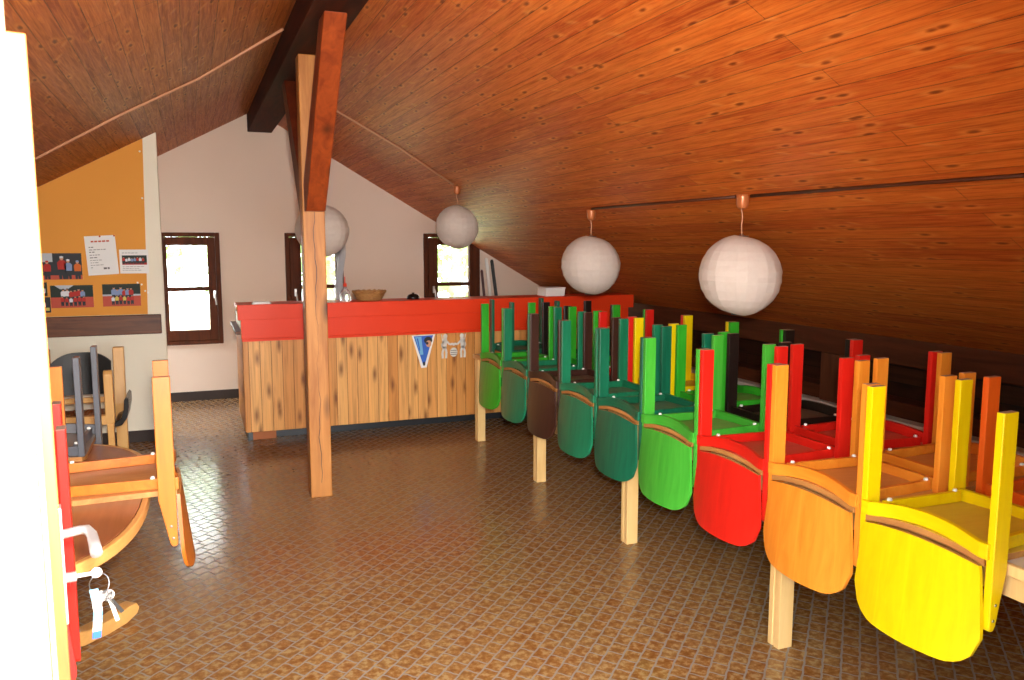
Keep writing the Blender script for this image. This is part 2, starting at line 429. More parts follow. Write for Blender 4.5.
# partition with pin board
PY, PX = 7.44, -0.232
b = MB().prism([(XL, 0), (PX, 0), (PX, roof(PX) + 0.04), (XL, roof(XL) + 0.04)], PY, PY + 0.12)
struct(b.build('wall_partition', 'plaster_cream', bevel=0.004), 'cream plaster partition on the left', 'wall')
struct(MB().box(XL, PX, PY - 0.012, PY, 0, 0.10).build('baseboard_partition', 'grey_stone', bevel=0.002), 'dark tile skirting of the partition', 'baseboard')
cx1 = -0.335
tag(MB().prism([(-2.2, 1.095), (cx1 - 0.03, 1.095), (cx1, roof(cx1) - 0.002), (-2.2, roof(-2.2) - 0.002)], PY - 0.012, PY).build('pin_board', 'cork'),
    'large orange pin board on the partition up to the sloping ceiling', 'pin board')
tag(MB().box(-2.2, -0.262, PY - 0.055, PY, 0.93, 1.092).build('wall_rail', 'rail_wood', bevel=0.006), 'dark brown wooden rail under the orange pin board', 'rail')

# windows
def window(n, x0, x1, z0, z1, g0, g1, wide_left, handle_x):
    w = struct(bpy.data.objects.new('window_%d' % n, None))
    COL.objects.link(w); w.location = ((x0 + x1) / 2, YB, z0)
    y0, y1 = YB - 0.035, YB + 0.10
    L = w.location
    def clip(b, name, m, bev=0.004, par=None):
        o = b.build(name, m, None, bevel=bev)
        bm = bmesh.new(); bm.from_mesh(o.data)
        nrm = Vector((SR, 0, 1)).normalized()
        r = bmesh.ops.bisect_plane(bm, geom=bm.verts[:] + bm.edges[:] + bm.faces[:], plane_co=Vector((XR, 0, ZR - 0.004)), plane_no=nrm, clear_outer=True)
        e = [q for q in r['geom_cut'] if isinstance(q, bmesh.types.BMEdge)]
        if e: bmesh.ops.holes_fill(bm, edges=bm.edges[:], sides=8)
        for v in bm.verts: v.co -= L
        bm.to_mesh(o.data); bm.free(); o.parent = par or w; return o
    fw = 0.045
    f = MB()
    f.box(x0, x0 + fw, y0, y1, z0, z1).box(x1 - fw, x1, y0, y1, z0, z1)
    f.box(x0 + fw, x1 - fw, y0, y1, z1 - fw, z1).box(x0 + fw, x1 - fw, y0, y1, z0, z0 + fw)
    clip(f, 'window_frame', 'window_wood')
    s = MB(); sy0, sy1 = YB - 0.045, YB + 0.03
    a0, a1, b0, b1 = x0 + fw + 0.002, x1 - fw - 0.002, z0 + fw + 0.002, z1 - fw - 0.002
    gz0, gz1 = z0 + 0.155, z1 - 0.135; zm = 1.205
    s.box(a0, g0, sy0, sy1, b0, b1).box(g1, a1, sy0, sy1, b0, b1)
    s.box(g0, g1, sy0, sy1, gz1, b1).box(g0, g1, sy0, sy1, b0, gz0).box(g0, g1, sy0 + 0.008, sy1 - 0.008, zm - 0.022, zm + 0.022)
    so = clip(s, 'sash', 'window_wood')
    gl = MB().box(g0 - 0.004, g1 + 0.004, sy0 + 0.036, sy0 + 0.040, gz0 - 0.004, gz1 + 0.004)
    clip(gl, 'pane', 'glass', 0, so)
    hb = MB().box(handle_x - 0.012, handle_x + 0.012, sy0 - 0.008, sy0, zm - 0.10, zm - 0.02)
    hb.tube([(handle_x, sy0 - 0.006, zm - 0.06), (handle_x, sy0 - 0.04, zm - 0.06), (handle_x + 0.006, sy0 - 0.045, zm - 0.09), (handle_x + 0.012, sy0 - 0.045, zm - 0.17)], 0.008)
    clip(hb, 'window_handle', 'chrome', 0, so)
    return w
w1 = window(1, *WINS[0], -0.243, 0.155, False, 0.212)
w2 = window(2, *WINS[1], 1.125, 1.50, True, 1.055)
w3 = window(3, *WINS[2], 2.695, 3.085, True, 2.64)
tag(w1, 'dark brown window left of the bar counter', 'window'); tag(w2, 'dark brown window behind the timber post', 'window'); tag(w3, 'dark brown window under the slope, right of the middle lantern', 'window')
# hinge plates and a small corner bracket of the first window
# unseen roof window, added behind the partition to brighten the bar end
w4 = struct(bpy.data.objects.new('window_4', None)); COL.objects.link(w4)
tag(w4, 'unseen roof window added in the left slope to light the bar end', 'window')
m4 = Matrix.Translation((SKY[0], 0, roof(SKY[0]))) @ Matrix.Rotation(-math.atan(SL), 4, 'Y'); ln = (SKY[1] - SKY[0]) * math.hypot(1, SL)
f4 = MB().box(0, 0.05, SKY[2], SKY[3], 0.04, 0.18, mat=m4).box(ln - 0.05, ln, SKY[2], SKY[3], 0.04, 0.18, mat=m4).box(0.05, ln - 0.05, SKY[2], SKY[2] + 0.05, 0.04, 0.18, mat=m4).box(0.05, ln - 0.05, SKY[3] - 0.05, SKY[3], 0.04, 0.18, mat=m4)
f4.build('window_frame', 'window_wood', w4)
MB().box(0.045, ln - 0.045, SKY[2] + 0.045, SKY[3] - 0.045, 0.10, 0.106, mat=m4).build('pane', 'glass', w4)
# ------------------------------------------------------------------ timber frame
bz = 2.868
t = MB().prism([(0.612, bz), (0.862, bz), (0.862, roof(0.862) - 0.002), (XR, ZR - 0.002), (0.612, roof(0.612) - 0.002)], YF, YB)
tag(t.build('ridge_beam', 'beam', bevel=0.006), 'dark brown ridge beam running the length of the ceiling', 'beam')
px0, px1, py0, py1 = 0.672, 0.812, 5.33, 5.47
b = MB().box(px0, px1, py0, py1, 0, bz - 0.002)
post = b.build('timber_post', 'post', bevel=0.006, loc=(0.742, 5.40, 0))
tag(post, 'square pine post with a split standing in the middle of the floor', 'post')
cr = MB()
pts = []
for i in range(40):
    z = 0.1 + i * 0.062
    pts.append((0.742 + 0.006 * math.sin(i * 0.9) - 0.742 + 0.004 * math.sin(i * 2.3), py0 - 0.0006 - 5.40, z))
for p, q in zip(pts[:-1], pts[1:]):
    w = 0.0014 + 0.001 * math.sin(p[2] * 5)
    cr.add([(p[0] - w, p[1], p[2]), (p[0] + w, p[1], p[2]), (q[0] + w, q[1], q[2]), (q[0] - w, q[1], q[2])], [(0, 1, 2, 3)])
cr.build('split', 'black', post)
def brace(y_bot, y_top, m, label, zb=1.89):
    # slanting strut in the plane of the ridge beam, plumb cut at the post
    d = Vector((0, y_top - y_bot, bz - zb)); s = 0.14 / math.sin(math.atan2(abs(d.z), abs(d.y)))
    sg = 1 if y_top > y_bot else -1
    if sg < 0: poly = [(y_bot, zb), (y_bot - 0.10, zb), (y_top - 0.0, bz - 0.002), (y_top + 0.19, bz - 0.002), (y_bot, zb + 0.19)]
    else: poly = [(y_bot, zb), (y_bot, zb + 0.19), (y_top - 0.19, bz - 0.002), (y_top, bz - 0.002), (y_bot + 0.10, zb)]
    o = MB().prism(poly, 0.682, 0.802, 'x').build('knee_brace', m, bevel=0.006, loc=(0.742, y_bot, zb))
    return tag(o, label, 'beam')
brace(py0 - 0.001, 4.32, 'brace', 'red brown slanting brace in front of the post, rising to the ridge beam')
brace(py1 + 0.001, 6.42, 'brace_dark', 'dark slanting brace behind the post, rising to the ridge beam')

# ------------------------------------------------------------------ bar counter
CY = 6.88
ct = thing('bar_counter', 'long pine clad bar counter with red boards along its top', 'counter', (2.18, CY + 0.4, 0))
def cpart(b, name, m, bev=0.003):
    o = b.build(name, m, bevel=bev)
    for v in o.data.vertices: v.co -= ct.location
    o.parent = ct; return o
cpart(MB().box(0.357, 3.90, CY, CY + 0.03, 0.128, 0.90), 'front_panel', 'counter_pine')
cpart(MB().box(0.354, 0.382, CY + 0.03, CY + 0.95, 0.128, 1.08), 'side_panel', 'counter_pine')
cpart(MB().box(0.305, 0.40, CY + 0.03, CY + 1.0, 0.945, 0.97), 'ledge', 'rail_wood')
cpart(MB().box(0.62, 3.9, CY + 0.31, CY + 0.33, 0, 0.128), 'plinth', 'plinth')
cpart(MB().box(0.41, 0.62, CY + 0.27, CY + 0.36, 0, 0.10), 'plinth_block', 'terracotta')
cpart(MB().box(0.385, 0.425, CY + 0.25, CY + 0.9, 0, 0.128), 'foot', 'plinth')
cpart(MB().box(0.32, 3.95, CY - 0.05, CY + 0.30, 1.155, 1.192), 'worktop', 'red_paint', 0.004)
cpart(MB().box(0.384, 3.9, CY + 0.31, CY + 0.95, 0.92, 0.95), 'back_worktop', 'natural')
cpart(MB().box(0.384, 3.9, CY + 0.92, CY + 0.945, 0.02, 0.918), 'back_panel', 'counter_pine')
cpart(MB().box(0.384, 3.9, CY + 0.031, CY + 0.915, 0.13, 0.15), 'bottom_shelf', 'natural')
cpart(MB().box(0.384, 3.9, CY + 0.28, CY + 0.30, 0.952, 1.154), 'upstand', 'counter_pine')
bo = MB().box(0.321, 3.958, CY - 0.08, CY - 0.051, 1.072, 1.195); bo.mi = [0, 0, 0, 0, 1, 0]
cpart(bo, 'upper_board', ['red_paint', 'lit_end'], 0.003)
bo = MB().box(0.345, 3.92, CY - 0.05, CY - 0.022, 0.915, 1.078); bo.mi = [0, 0, 0, 0, 1, 0]
cpart(bo, 'lower_board', ['red_paint', 'lit_end'], 0.003)
bo = MB().box(0.350, 3.91, CY - 0.045, CY - 0.001, 0.892, 0.914)
cpart(bo, 'lip', 'red_paint', 0.003)

# pennant on the counter
pn = MB(); y = CY - 0.004
pn.add([(1.855, y, 0.842), (2.078, y, 0.846), (1.992, y, 0.538), (1.942, y, 0.536)], [(0, 1, 2, 3)], 0)
pn.add([(1.855, y + .003, 0.842), (2.078, y + .003, 0.846), (1.992, y + .003, 0.538), (1.942, y + .003, 0.536)], [(0, 1, 2, 3)], 0)
y2 = y - 0.001
pn.add([(1.872, y2, 0.834), (2.058, y2, 0.838), (1.976, y2, 0.566), (1.958, y2, 0.566)], [(0, 1, 2, 3)], 1)
y3 = y - 0.002
pn.add([(1.885, y3, 0.826), (1.945, y3, 0.828), (1.962, y3, 0.66), (1.935, y3, 0.66)], [(0, 1, 2, 3)], 2)
def disc(b, cx, cz, rx, rz, yy, mi, n=16):
    b.add([(cx + rx * math.cos(2 * PI * i / n), yy, cz + rz * math.sin(2 * PI * i / n)) for i in range(n)], [tuple(range(n))], mi)
disc(pn, 2.010, 0.792, 0.040, 0.034, y3, 3); disc(pn, 2.014, 0.760, 0.027, 0.032, y3 - .001, 4); disc(pn, 2.0, 0.765, 0.012, 0.014, y3 - .0015, 3)
pn.add([(1.900, y3 - .001, 0.815), (1.914, y3 - .001, 0.815), (1.934, y3 - .001, 0.700), (1.924, y3 - .001, 0.700)], [(0, 1, 2, 3)], 1)
disc(pn, 1.968, 0.575, 0.012, 0.02, y3, 3)
pn.v = [(x * 0.9556, y, 1.69 - (1.69 - z) * 0.9556) for x, y, z in pn.v]
tag(pn.build('pennant', ['paper', 'blue', 'sky_blue', 'pic_dark', 'pic_skin'], loc=(1.88, CY, 0.59)), 'blue and white triangular pennant with a dark haired head on the counter front', 'pennant')

# emblem: two standing figures either side of a small round crest
em = MB(); y = CY - 0.003
def stroke(pts, w, mi=0, yy=y):
    for p, q in zip(pts[:-1], pts[1:]):
        d = Vector((q[0] - p[0], 0, q[1] - p[1])); n = Vector((-d.z, 0, d.x)).normalized() * w
        em.add([(p[0] - n.x, yy, p[1] - n.z), (q[0] - n.x, yy, q[1] - n.z), (q[0] + n.x, yy, q[1] + n.z), (p[0] + n.x, yy, p[1] + n.z)], [(0, 1, 2, 3)], mi)
ex, ez = 2.158, 0.692
for sg in (-1, 1):
    X = lambda a: ex + sg * a
    disc(em, X(0.078), ez + 0.168, 0.020, 0.022, y, 0)
    stroke([(X(0.080), ez + 0.15), (X(0.085), ez + 0.07)], 0.019)
    stroke([(X(0.085), ez + 0.075), (X(0.068), ez + 0.03), (X(0.072), ez - 0.03)], 0.010)
    stroke([(X(0.090), ez + 0.075), (X(0.106), ez + 0.02), (X(0.102), ez - 0.03)], 0.010)
    stroke([(X(0.072), ez + 0.13), (X(0.035), ez + 0.092), (X(0.006), ez + 0.10)], 0.009)
    stroke([(X(0.092), ez + 0.13), (X(0.112), ez + 0.09), (X(0.098), ez + 0.06)], 0.008)
    stroke([(X(0.112), ez + 0.185), (X(0.10), ez + 0.10)], 0.004)
disc(em, ex, ez + 0.022, 0.036, 0.042, y, 0)
for k in range(3): stroke([(ex - 0.03, ez + 0.002 + k * 0.018), (ex + 0.03, ez + 0.002 + k * 0.018)], 0.003, 1, y - 0.0008)
disc(em, ex, ez + 0.092, 0.012, 0.012, y - 0.0004, 0)
tag(em.build('emblem_sticker', ['white_paint', 'ink_grey'], loc=(ex, CY, ez - 0.03)), 'white cut out emblem of two figures on the counter front', 'emblem')

# ------------------------------------------------------------------ things on and behind the counter
TZ = 1.1925
tag(MB().box(0.44, 0.59, 6.86, 6.93, TZ, TZ + 0.012).box(0.45, 0.58, 6.865, 6.925, TZ + 0.012, TZ + 0.02).build('paper_pad', 'paper', bevel=0.002, loc=(0.515, 6.9, TZ)), 'small white paper pad at the left end of the red counter', 'paper')
bk = thing('wicker_basket', 'shallow wicker basket standing on the red counter', 'basket', (1.435, 7.03, TZ))
bb = MB(); nb = 40
for lv in range(5):
    rr = 0.092 + 0.006 * lv
    bb.tube([((rr + 0.004 * (1 if (i + lv) % 2 else -1)) * math.cos(2 * PI * i / nb) * 1.1, (rr + 0.004 * (1 if (i + lv) % 2 else -1)) * math.sin(2 * PI * i / nb), 0.008 + lv * 0.013) for i in range(nb)], 0.0075, 6, closed=True)
bb.lathe([(0.001, 0.0), (0.092, 0.0), (0.092, 0.008), (0.001, 0.008)], seg=24)
bb.build('woven_bowl', 'wicker', bk, smooth=True)
rm = MB(); rm.tube([((0.125 + 0.006 * math.sin(i * 1.3)) * math.cos(2 * PI * i / 60) * 1.1, (0.125 + 0.006 * math.sin(i * 1.3)) * math.sin(2 * PI * i / 60), 0.075 + 0.006 * math.cos(i * 1.9)) for i in range(60)], 0.010, 6, closed=True)
rm.build('braided_rim', 'wicker', bk, smooth=True)
bt = thing('plastic_bottle', 'small clear bottle with red cap standing on the counter before the curtain', 'bottle', (1.22, 7.0, TZ))
MB().lathe([(0.001, 0), (0.05, 0), (0.052, 0.01), (0.05, 0.05), (0.035, 0.085), (0.014, 0.11), (0.014, 0.125)], seg=20).build('bottle_body', 'clear', bt, smooth=True)
MB().lathe([(0.001, 0.125), (0.016, 0.125), (0.016, 0.15), (0.006, 0.155), (0.004, 0.21), (0.001, 0.21)], seg=16).build('cap', 'red_paint', bt)
# gathered net curtain beside the middle window
cu = MB(); n, rows = 36, 26; vs = []
for j in range(rows):
    t_ = j / (rows - 1); z = 1.74 - t_ * 0.86
    pinch = 1 - 0.45 * math.exp(-((t_ - 0.45) / 0.25) ** 2)
    for i in range(n):
        u = i / (n - 1) - 0.5
        vs.append((1.535 + 0.015 * math.sin(t_ * 7) + u * 0.13 * pinch, 9.12 + 0.018 * math.sin(i * 1.35 + 0.8 * math.sin(t_ * 5)) * pinch, z))
cu.add(vs, [(j * n + i, j * n + i + 1, (j + 1) * n + i + 1, (j + 1) * n + i) for j in range(rows - 1) for i in range(n - 1)])
ctn = thing('net_curtain', 'gathered pale grey net curtain right of the middle window', 'curtain', (1.535, 9.12, 0.88))
o = cu.build('drape', 'sheer', None, smooth=True)
for v in o.data.vertices: v.co -= ctn.location
o.parent = ctn
hk = MB().tube([(1.51, YB, 1.75), (1.51, 9.12, 1.75), (1.56, 9.12, 1.745)], 0.006)
o = hk.build('hook', 'steel'); o.parent = ctn
for v in o.data.vertices: v.co -= ctn.location
# dark kettle-like lid behind the counter
ke = thing('pan_lid', 'black pan lid dome just showing above the counter', 'pan', (1.83, 7.03, TZ))
MB().lathe([(0.001, 0), (0.055, 0), (0.058, 0.004), (0.055, 0.02), (0.045, 0.036), (0.025, 0.045), (0.001, 0.047)], seg=24).build('dome', 'black_gloss', ke, smooth=True)
MB().lathe([(0.001, 0.045), (0.008, 0.045), (0.014, 0.055), (0.001, 0.058)], seg=12).build('knob', 'black_gloss', ke, smooth=True)
# rolled poles standing behind the counter by the slope
for xx, lean, m, top, lab, r in ((3.235, 0.00, 'burgundy', 1.36, 'short dark red rod leaning by the right window', 0.016), (3.30, -0.01, 'plastic_white', 1.50, 'white rolled tube leaning by the right window', 0.020), (3.385, -0.035, 'black', 1.48, 'black stick leaning on the wall right of the white tube', 0.020)):
    p0, p1 = Vector((xx + 0.10 + lean * -1, 9.05, 0.0)), Vector((xx + lean * 0.6, 9.16, top))
    tag(MB().tube([p0, p0.lerp(p1, 0.5), p1], r, 10).tube([p1, p1 + Vector((-0.001, 0, 0.012))], r * 0.7, 10).build('pole', m, loc=p0), lab, 'pole', 'rods leaning beside the right window')
bx = thing('plastic_tray', 'white plastic box standing on the far end of the counter', 'box', (3.17, 7.0, TZ))
MB().prism([(-0.10, 0.0), (0.10, 0.0), (0.105, 0.07), (-0.095, 0.07)], -0.10, 0.10).build('box_body', 'plastic_white', bx, bevel=0.006)
MB().prism([(-0.10, 0.07), (0.11, 0.07), (0.11, 0.082), (-0.10, 0.082)], -0.105, 0.105).build('lid', 'paper', bx, bevel=0.004)

# ------------------------------------------------------------------ prints on the pin board
PB = PY - 0.0125
import colorsys
def person(b, x, z, h, shirt, y, skin=5, hair=None):
    w = h * 0.16
    b.add([(x - w, y, z + h * 0.42), (x + w, y, z + h * 0.42), (x + w * 1.1, y, z + h * 0.72), (x + w * 0.6, y, z + h * 0.82), (x - w * 0.6, y, z + h * 0.82), (x - w * 1.1, y, z + h * 0.72)], [tuple(range(6))], shirt)
    b.add([(x - w * 0.8, y, z), (x - w * 0.1, y, z), (x + w * 0.1, y, z + h * 0.42), (x - w * 0.9, y, z + h * 0.42)], [(0, 1, 2, 3)], 6)
    b.add([(x + w * 0.1, y, z), (x + w * 0.8, y, z), (x + w * 0.9, y, z + h * 0.42), (x - w * 0.1, y, z + h * 0.42)], [(0, 1, 2, 3)], 6)
    disc(b, x, z + h * 0.91, h * 0.075, h * 0.09, y - 0.0002, skin, 10)
    disc(b, x, z + h * 0.96, h * 0.078, h * 0.05, y - 0.0003, hair if hair is not None else 6, 10)
PM = ['paper', 'court_red', 'hedge', 'pic_sky', 'pic_red', 'pic_skin', 'pic_dark', 'pic_white', 'pic_navy', 'pic_orange', 'pic_blue', 'pic_yellow']
def rect(b, x0, x1, z0, z1, y, mi): b.add([(x0, y, z0), (x1, y, z0), (x1, y, z1), (x0, y, z1)], [(0, 1, 2, 3)], mi)
def card(x0, x1, z0, z1, mi=0):
    b = MB(); b.box(x0, x1, PB - 0.002, PB - 0.0002, z0, z1, mi); return b
def fin(b, name, label, cat, x0, x1, z0, z1, tilt=0.0, group='photographs on the pin board'):
    o = b.build(name, PM, loc=((x0 + x1) / 2, PB, z0)); o.rotation_euler = (0, tilt, 0); o.location.z += 0.03
    return tag(o, label, cat, group)
P1 = PB - 0.0022; P2 = PB - 0.0026; P3 = PB - 0.0030
# group of four in red and blue in front of a dark hedge
x0, x1, z0, z1 = -1.13, -0.836, 1.365, 1.578
b = card(x0, x1, z0, z1); rect(b, x0, x1, z0, z1, P1, 6); rect(b, x0, x0 + 0.085, z1 - 0.07, z1, P2, 3); rect(b, x0, x1, z0, z0 + 0.035, P2, 1)
for X, hh, sh, hr in ((x0 + 0.045, 0.15, 4, 4), (x0 + 0.15, 0.185, 4, 7), (x0 + 0.195, 0.16, 10, 7), (x0 + 0.262, 0.15, 9, 10)): person(b, X, z0 + 0.004, hh, sh, P3, 5, hr)
fin(b, 'photo_print', 'photo of four people in red and blue before a dark hedge, upper left', 'photo', x0, x1, z0, z1)
# two team photos on the red court
for (x0, x1, z0, z1, lab, seed, top) in ((-1.075, -0.766, 1.135, 1.318, 'team photo on a red court with grey sky, lower middle of the pin board', 3, True), (-0.698, -0.412, 1.137, 1.322, 'team photo on a red court without sky, lower right of the pin board', 8, False)):
    rnd = random.Random(seed)
    b = card(x0, x1, z0, z1); W = x1 - x0
    rect(b, x0, x1, z0, z0 + 0.088, P1, 1); rect(b, x0, x1, z0 + 0.088, z1, P1, 2)
    if top: b.add([(x0 + 0.03, P2, z1), (x0 + 0.17, P2, z1), (x0 + 0.12, P2, z1 - 0.035), (x0 + 0.07, P2, z1 - 0.03)], [(0, 1, 2, 3)], 3)
    rect(b, x0, x1, z0 + 0.086, z0 + 0.10, P2, 3 if not top else 2)
    for i in range(6): person(b, x0 + W * (0.30 + 0.09 * i), z0 + 0.045 + 0.004 * rnd.random(), 0.10 + 0.018 * rnd.random(), rnd.choice([8, 10, 7, 4, 7]), P2 - 0.0002 - i * 0.0001)
    for i in range(6): person(b, x0 + W * (0.27 + 0.10 * i), z0 + 0.012 + 0.004 * rnd.random(), 0.075 + 0.01 * rnd.random(), rnd.choice([4, 4, 7, 11 if not top else 4]), P3 - 0.0006 - i * 0.0001)
    fin(b, 'photo_print', lab, 'photo', x0, x1, z0, z1)
# two small prints at the far left
x0, x1, z0, z1 = -1.2, -1.095, 1.235, 1.345
b = card(x0, x1, z0, z1); rect(b, x0, x1, z0, z1, P1, 2); rect(b, x0 + 0.01, x1 - 0.03, z1 - 0.04, z1 - 0.008, P2, 7); rect(b, x0 + 0.02, x1 - 0.012, z0 + 0.025, z0 + 0.06, P2, 3)
fin(b, 'photo_print', 'small dark green photo at the left edge of the pin board, above another', 'photo', x0, x1, z0, z1)
x0, x1, z0, z1 = -1.2, -1.078, 1.055 + 0.045, 1.225
b = card(x0, x1, z0, z1); rect(b, x0, x1, z0, z1, P1, 6); person(b, x1 - 0.05, z0 + 0.01, 0.09, 7, P2); rect(b, x1 - 0.035, x1 - 0.01, z0 + 0.015, z0 + 0.04, P3, 11)
fin(b, 'photo_print', 'small dark photo with a yellow spot at lower left of the pin board', 'photo', x0, x1, z0, z1)
# notice sheet
x0, x1, z0, z1 = -0.812, -0.585, 1.385, 1.705
b = card(x0, x1, z0, z1)
PMN = PM + ['ink_red', 'ink_grey']
def words(b, xa, z, n, h, mi, rnd, maxx):
    x = xa
    for _ in range(n):
        w = rnd.uniform(0.010, 0.026)
        if x + w > maxx: break
        rect(b, x, x + w, z, z + h, P1, mi); x += w + 0.006
rn = random.Random(5)
words(b, x0 + 0.045, z1 - 0.052, 9, 0.013, 12, rn, x1 - 0.02)
for z, n, h in ((z1 - 0.095, 2, .007), (z1 - 0.115, 5, .005), (z1 - 0.135, 2, .007), (z1 - 0.158, 4, .005), (z1 - 0.18, 2, .007), (z1 - 0.20, 4, .004), (z1 - 0.22, 3, .004), (z1 - 0.24, 4, .004), (z1 - 0.26, 1, .005)): words(b, x0 + 0.025, z, n, h, 13, rn, x1 - 0.03)
rect(b, x1 - 0.11, x1 - 0.085, z0 + 0.045, z0 + 0.06, P1, 13); rect(b, x1 - 0.08, x1 - 0.065, z0 + 0.045, z0 + 0.06, P1, 13)
o = b.build('notice_sheet', PMN, loc=((x0 + x1) / 2, PB, z0)); o.rotation_euler = (0, R(-3.0), 0); o.location.z += 0.045; o.location.x += 0.02
for px in (x0 + 0.115, x1 - 0.006):
    q = MB().lathe([(0.001, 0), (0.007, 0), (0.005, 0.004), (0.001, 0.005)], seg=10, mat=Matrix.Translation((px - (x0 + x1) / 2, -0.002, z1 - z0 - 0.006)) @ Matrix.Rotation(R(90), 4, 'X'))
    q.build('drawing_pin', 'pic_red', o)
tag(o, 'white notice sheet with red heading, slightly tilted on the pin board', 'notice')
x0, x1, z0, z1 = -0.556, -0.338, 1.388, 1.586
b = card(x0, x1, z0, z1); rect(b, x0 + 0.018, x1 - 0.012, z0 + 0.075, z0 + 0.15, P1, 2); rect(b, x0 + 0.018, x1 - 0.012, z0 + 0.072, z0 + 0.088, P2, 4)
rn = random.Random(2)
for i in range(8): person(b, x0 + 0.03 + i * 0.021, z0 + 0.078, 0.05 + rn.random() * 0.012, rn.choice([4, 10, 7, 4]), P2 - 0.0002 - i * 1e-4)
for z in (z0 + 0.055, z0 + 0.04, z0 + 0.025): words(b, x0 + 0.02, z, 6, 0.003, 13, rn, x1 - 0.02)
words(b, x0 + 0.02, z1 - 0.03, 5, 0.004, 13, rn, x1 - 0.04)
o = b.build('notice_sheet', PMN, loc=((x0 + x1) / 2, PB, z0)); o.location.z += 0.05
tag(o, 'white sheet with one printed group picture at the right of the pin board', 'notice')
for (X, Z, lab) in ((-0.36, 2.44, 'white pin near the top edge of the board'), (-0.60, 2.42, 'white pin high up on the orange board'), (-0.36, 2.06, 'white pin halfway up at the right of the board'), (-0.43, 1.36, 'upper left white pin of the four beneath the picture sheet'), (-0.40, 1.345, 'upper right white pin of the four beneath the picture sheet'), (-0.375, 1.29, 'white pin at lower left under the picture sheet'), (-0.355, 1.275, 'lowest white pin by the right edge of the board')):
    q = MB().lathe([(0.001, 0), (0.008, 0), (0.006, 0.006), (0.001, 0.008)], seg=10, mat=Matrix.Rotation(R(90), 4, 'X'))
    o = q.build('drawing_pin', 'plastic_white'); o.location = (X, PB - 0.0005, Z)
    tag(o, lab, 'pin', 'pins left in the board')

# ------------------------------------------------------------------ paper lanterns
def lantern_parts(root, r, cord, tilt):
    b = MB(); rows, seg = 22, 24; vs = []
    prof = []
    for j in range(rows + 1):
        a = -PI / 2 + 0.17 + (PI - 0.34) * j / rows
        rr = r * math.cos(a); zz = r * 0.985 * math.sin(a)
        rr *= 1.008 if j % 2 == 0 else 0.996
        prof.append((rr, zz))
    b.lathe(prof, (0, 0, -cord - r), seg, cap=False)
    s = b.build('paper_shade', 'lantern', root, smooth=False)
    rnd = random.Random(int(r * 1e4 + cord * 1e3))
    for v in s.data.vertices:
        a = math.atan2(v.co.y, v.co.x)
        k = 1 + 0.012 * math.sin(8 * a + 5 * v.co.z) + 0.016 * (rnd.random() - 0.5)
        v.co.z += 0.006 * math.sin(a * 1.0 + 0.6)
        v.co.x *= k; v.co.y *= k
    for zt in (1, -1):
        w = MB()
        z = -cord - r + zt * r * 0.985 * math.cos(0.17)
        ring = w.tube([(r * math.sin(0.17) * 1.02 * math.cos(2 * PI * i / 20), r * math.sin(0.17) * 1.02 * math.sin(2 * PI * i / 20), z) for i in range(20)], 0.003, 6, closed=True).build('wire_ring', 'steel', s)
    w = MB()
    ztop = -cord - r + r * 0.97
    w.tube([(-r * 0.17, 0, ztop), (0, 0, ztop + 0.012), (r * 0.17, 0, ztop)], 0.002, 6)
    w.build('wire_hanger', 'steel', s)
    c = MB(); nn = 14
    c.tube([(0.006 * math.sin(i * 0.7), 0.004 * math.cos(i * 0.9), -0.05 - (cord - 0.02) * i / (nn - 1)) for i in range(nn)], 0.0035, 8)
    co = c.build('cord', 'cable', root, smooth=True)
    MB().lathe([(0.001, -0.062), (0.012, -0.064), (0.024, -0.058), (0.030, -0.045), (0.033, 0.0), (0.033, 0.012), (0.001, 0.012)], seg=20).build('ceiling_rose', 'copper', root, smooth=True)
    MB().lathe([(0.001, -0.11), (0.018, -0.11), (0.018, -0.05), (0.001, -0.05)], (0, 0, -cord - 0.06), 14).build('bulb_holder', 'plastic_white', co)
def lantern(x, y, zc, r, label):
    zt = roof(x) - 0.012
    root = thing('paper_lantern', label, 'lamp', (x, y, zt), (0, 0, random.random() * 3), 'round paper lanterns')
    lantern_parts(root, r, zt - zc - r, 0)
lantern(2.675, 3.501, 1.521, 0.211, 'white round paper lantern nearest the camera above the chairs')
lantern(2.695, 5.253, 1.529, 0.214, 'white round paper lantern above the chairs between the nearest one and the right window')
lantern(2.238, 6.997, 1.832, 0.194, 'small looking paper lantern in front of the right hand window')
lantern(0.965, 6.50, 1.79, 0.206, 'paper lantern partly hidden behind the timber post')

def cable(pts, r, m, label):
    tag(MB().tube(pts, r, 8).build('cable', m, smooth=True, loc=pts[0]), label, 'cable')
def on_roof(x, y, d=0.010): return (x, y, roof(x) - d)
cable([on_roof(-1.8, 6.15), on_roof(-0.882, 6.05), on_roof(-0.39, 5.88), on_roof(0.10, 5.86), on_roof(0.605, 5.48)], 0.009, 'cable', 'pinkish cable crossing the left roof slope')
cable([on_roof(0.87, 7.12), on_roof(1.194, 7.022), on_roof(1.70, 6.91), on_roof(2.20, 6.98)], 0.008, 'cable', 'pinkish cable from the ridge down to the third lantern')
cable([on_roof(2.672, 5.20), on_roof(2.674, 3.56)], 0.008, 'cable_dark', 'dark cable on right slope between the two nearest lanterns')
cable([on_roof(2.678, 3.44), on_roof(2.684, 2.5), on_roof(2.70, 1.0)], 0.008, 'cable_dark', 'dark cable on right slope from the nearest lantern to the entrance')

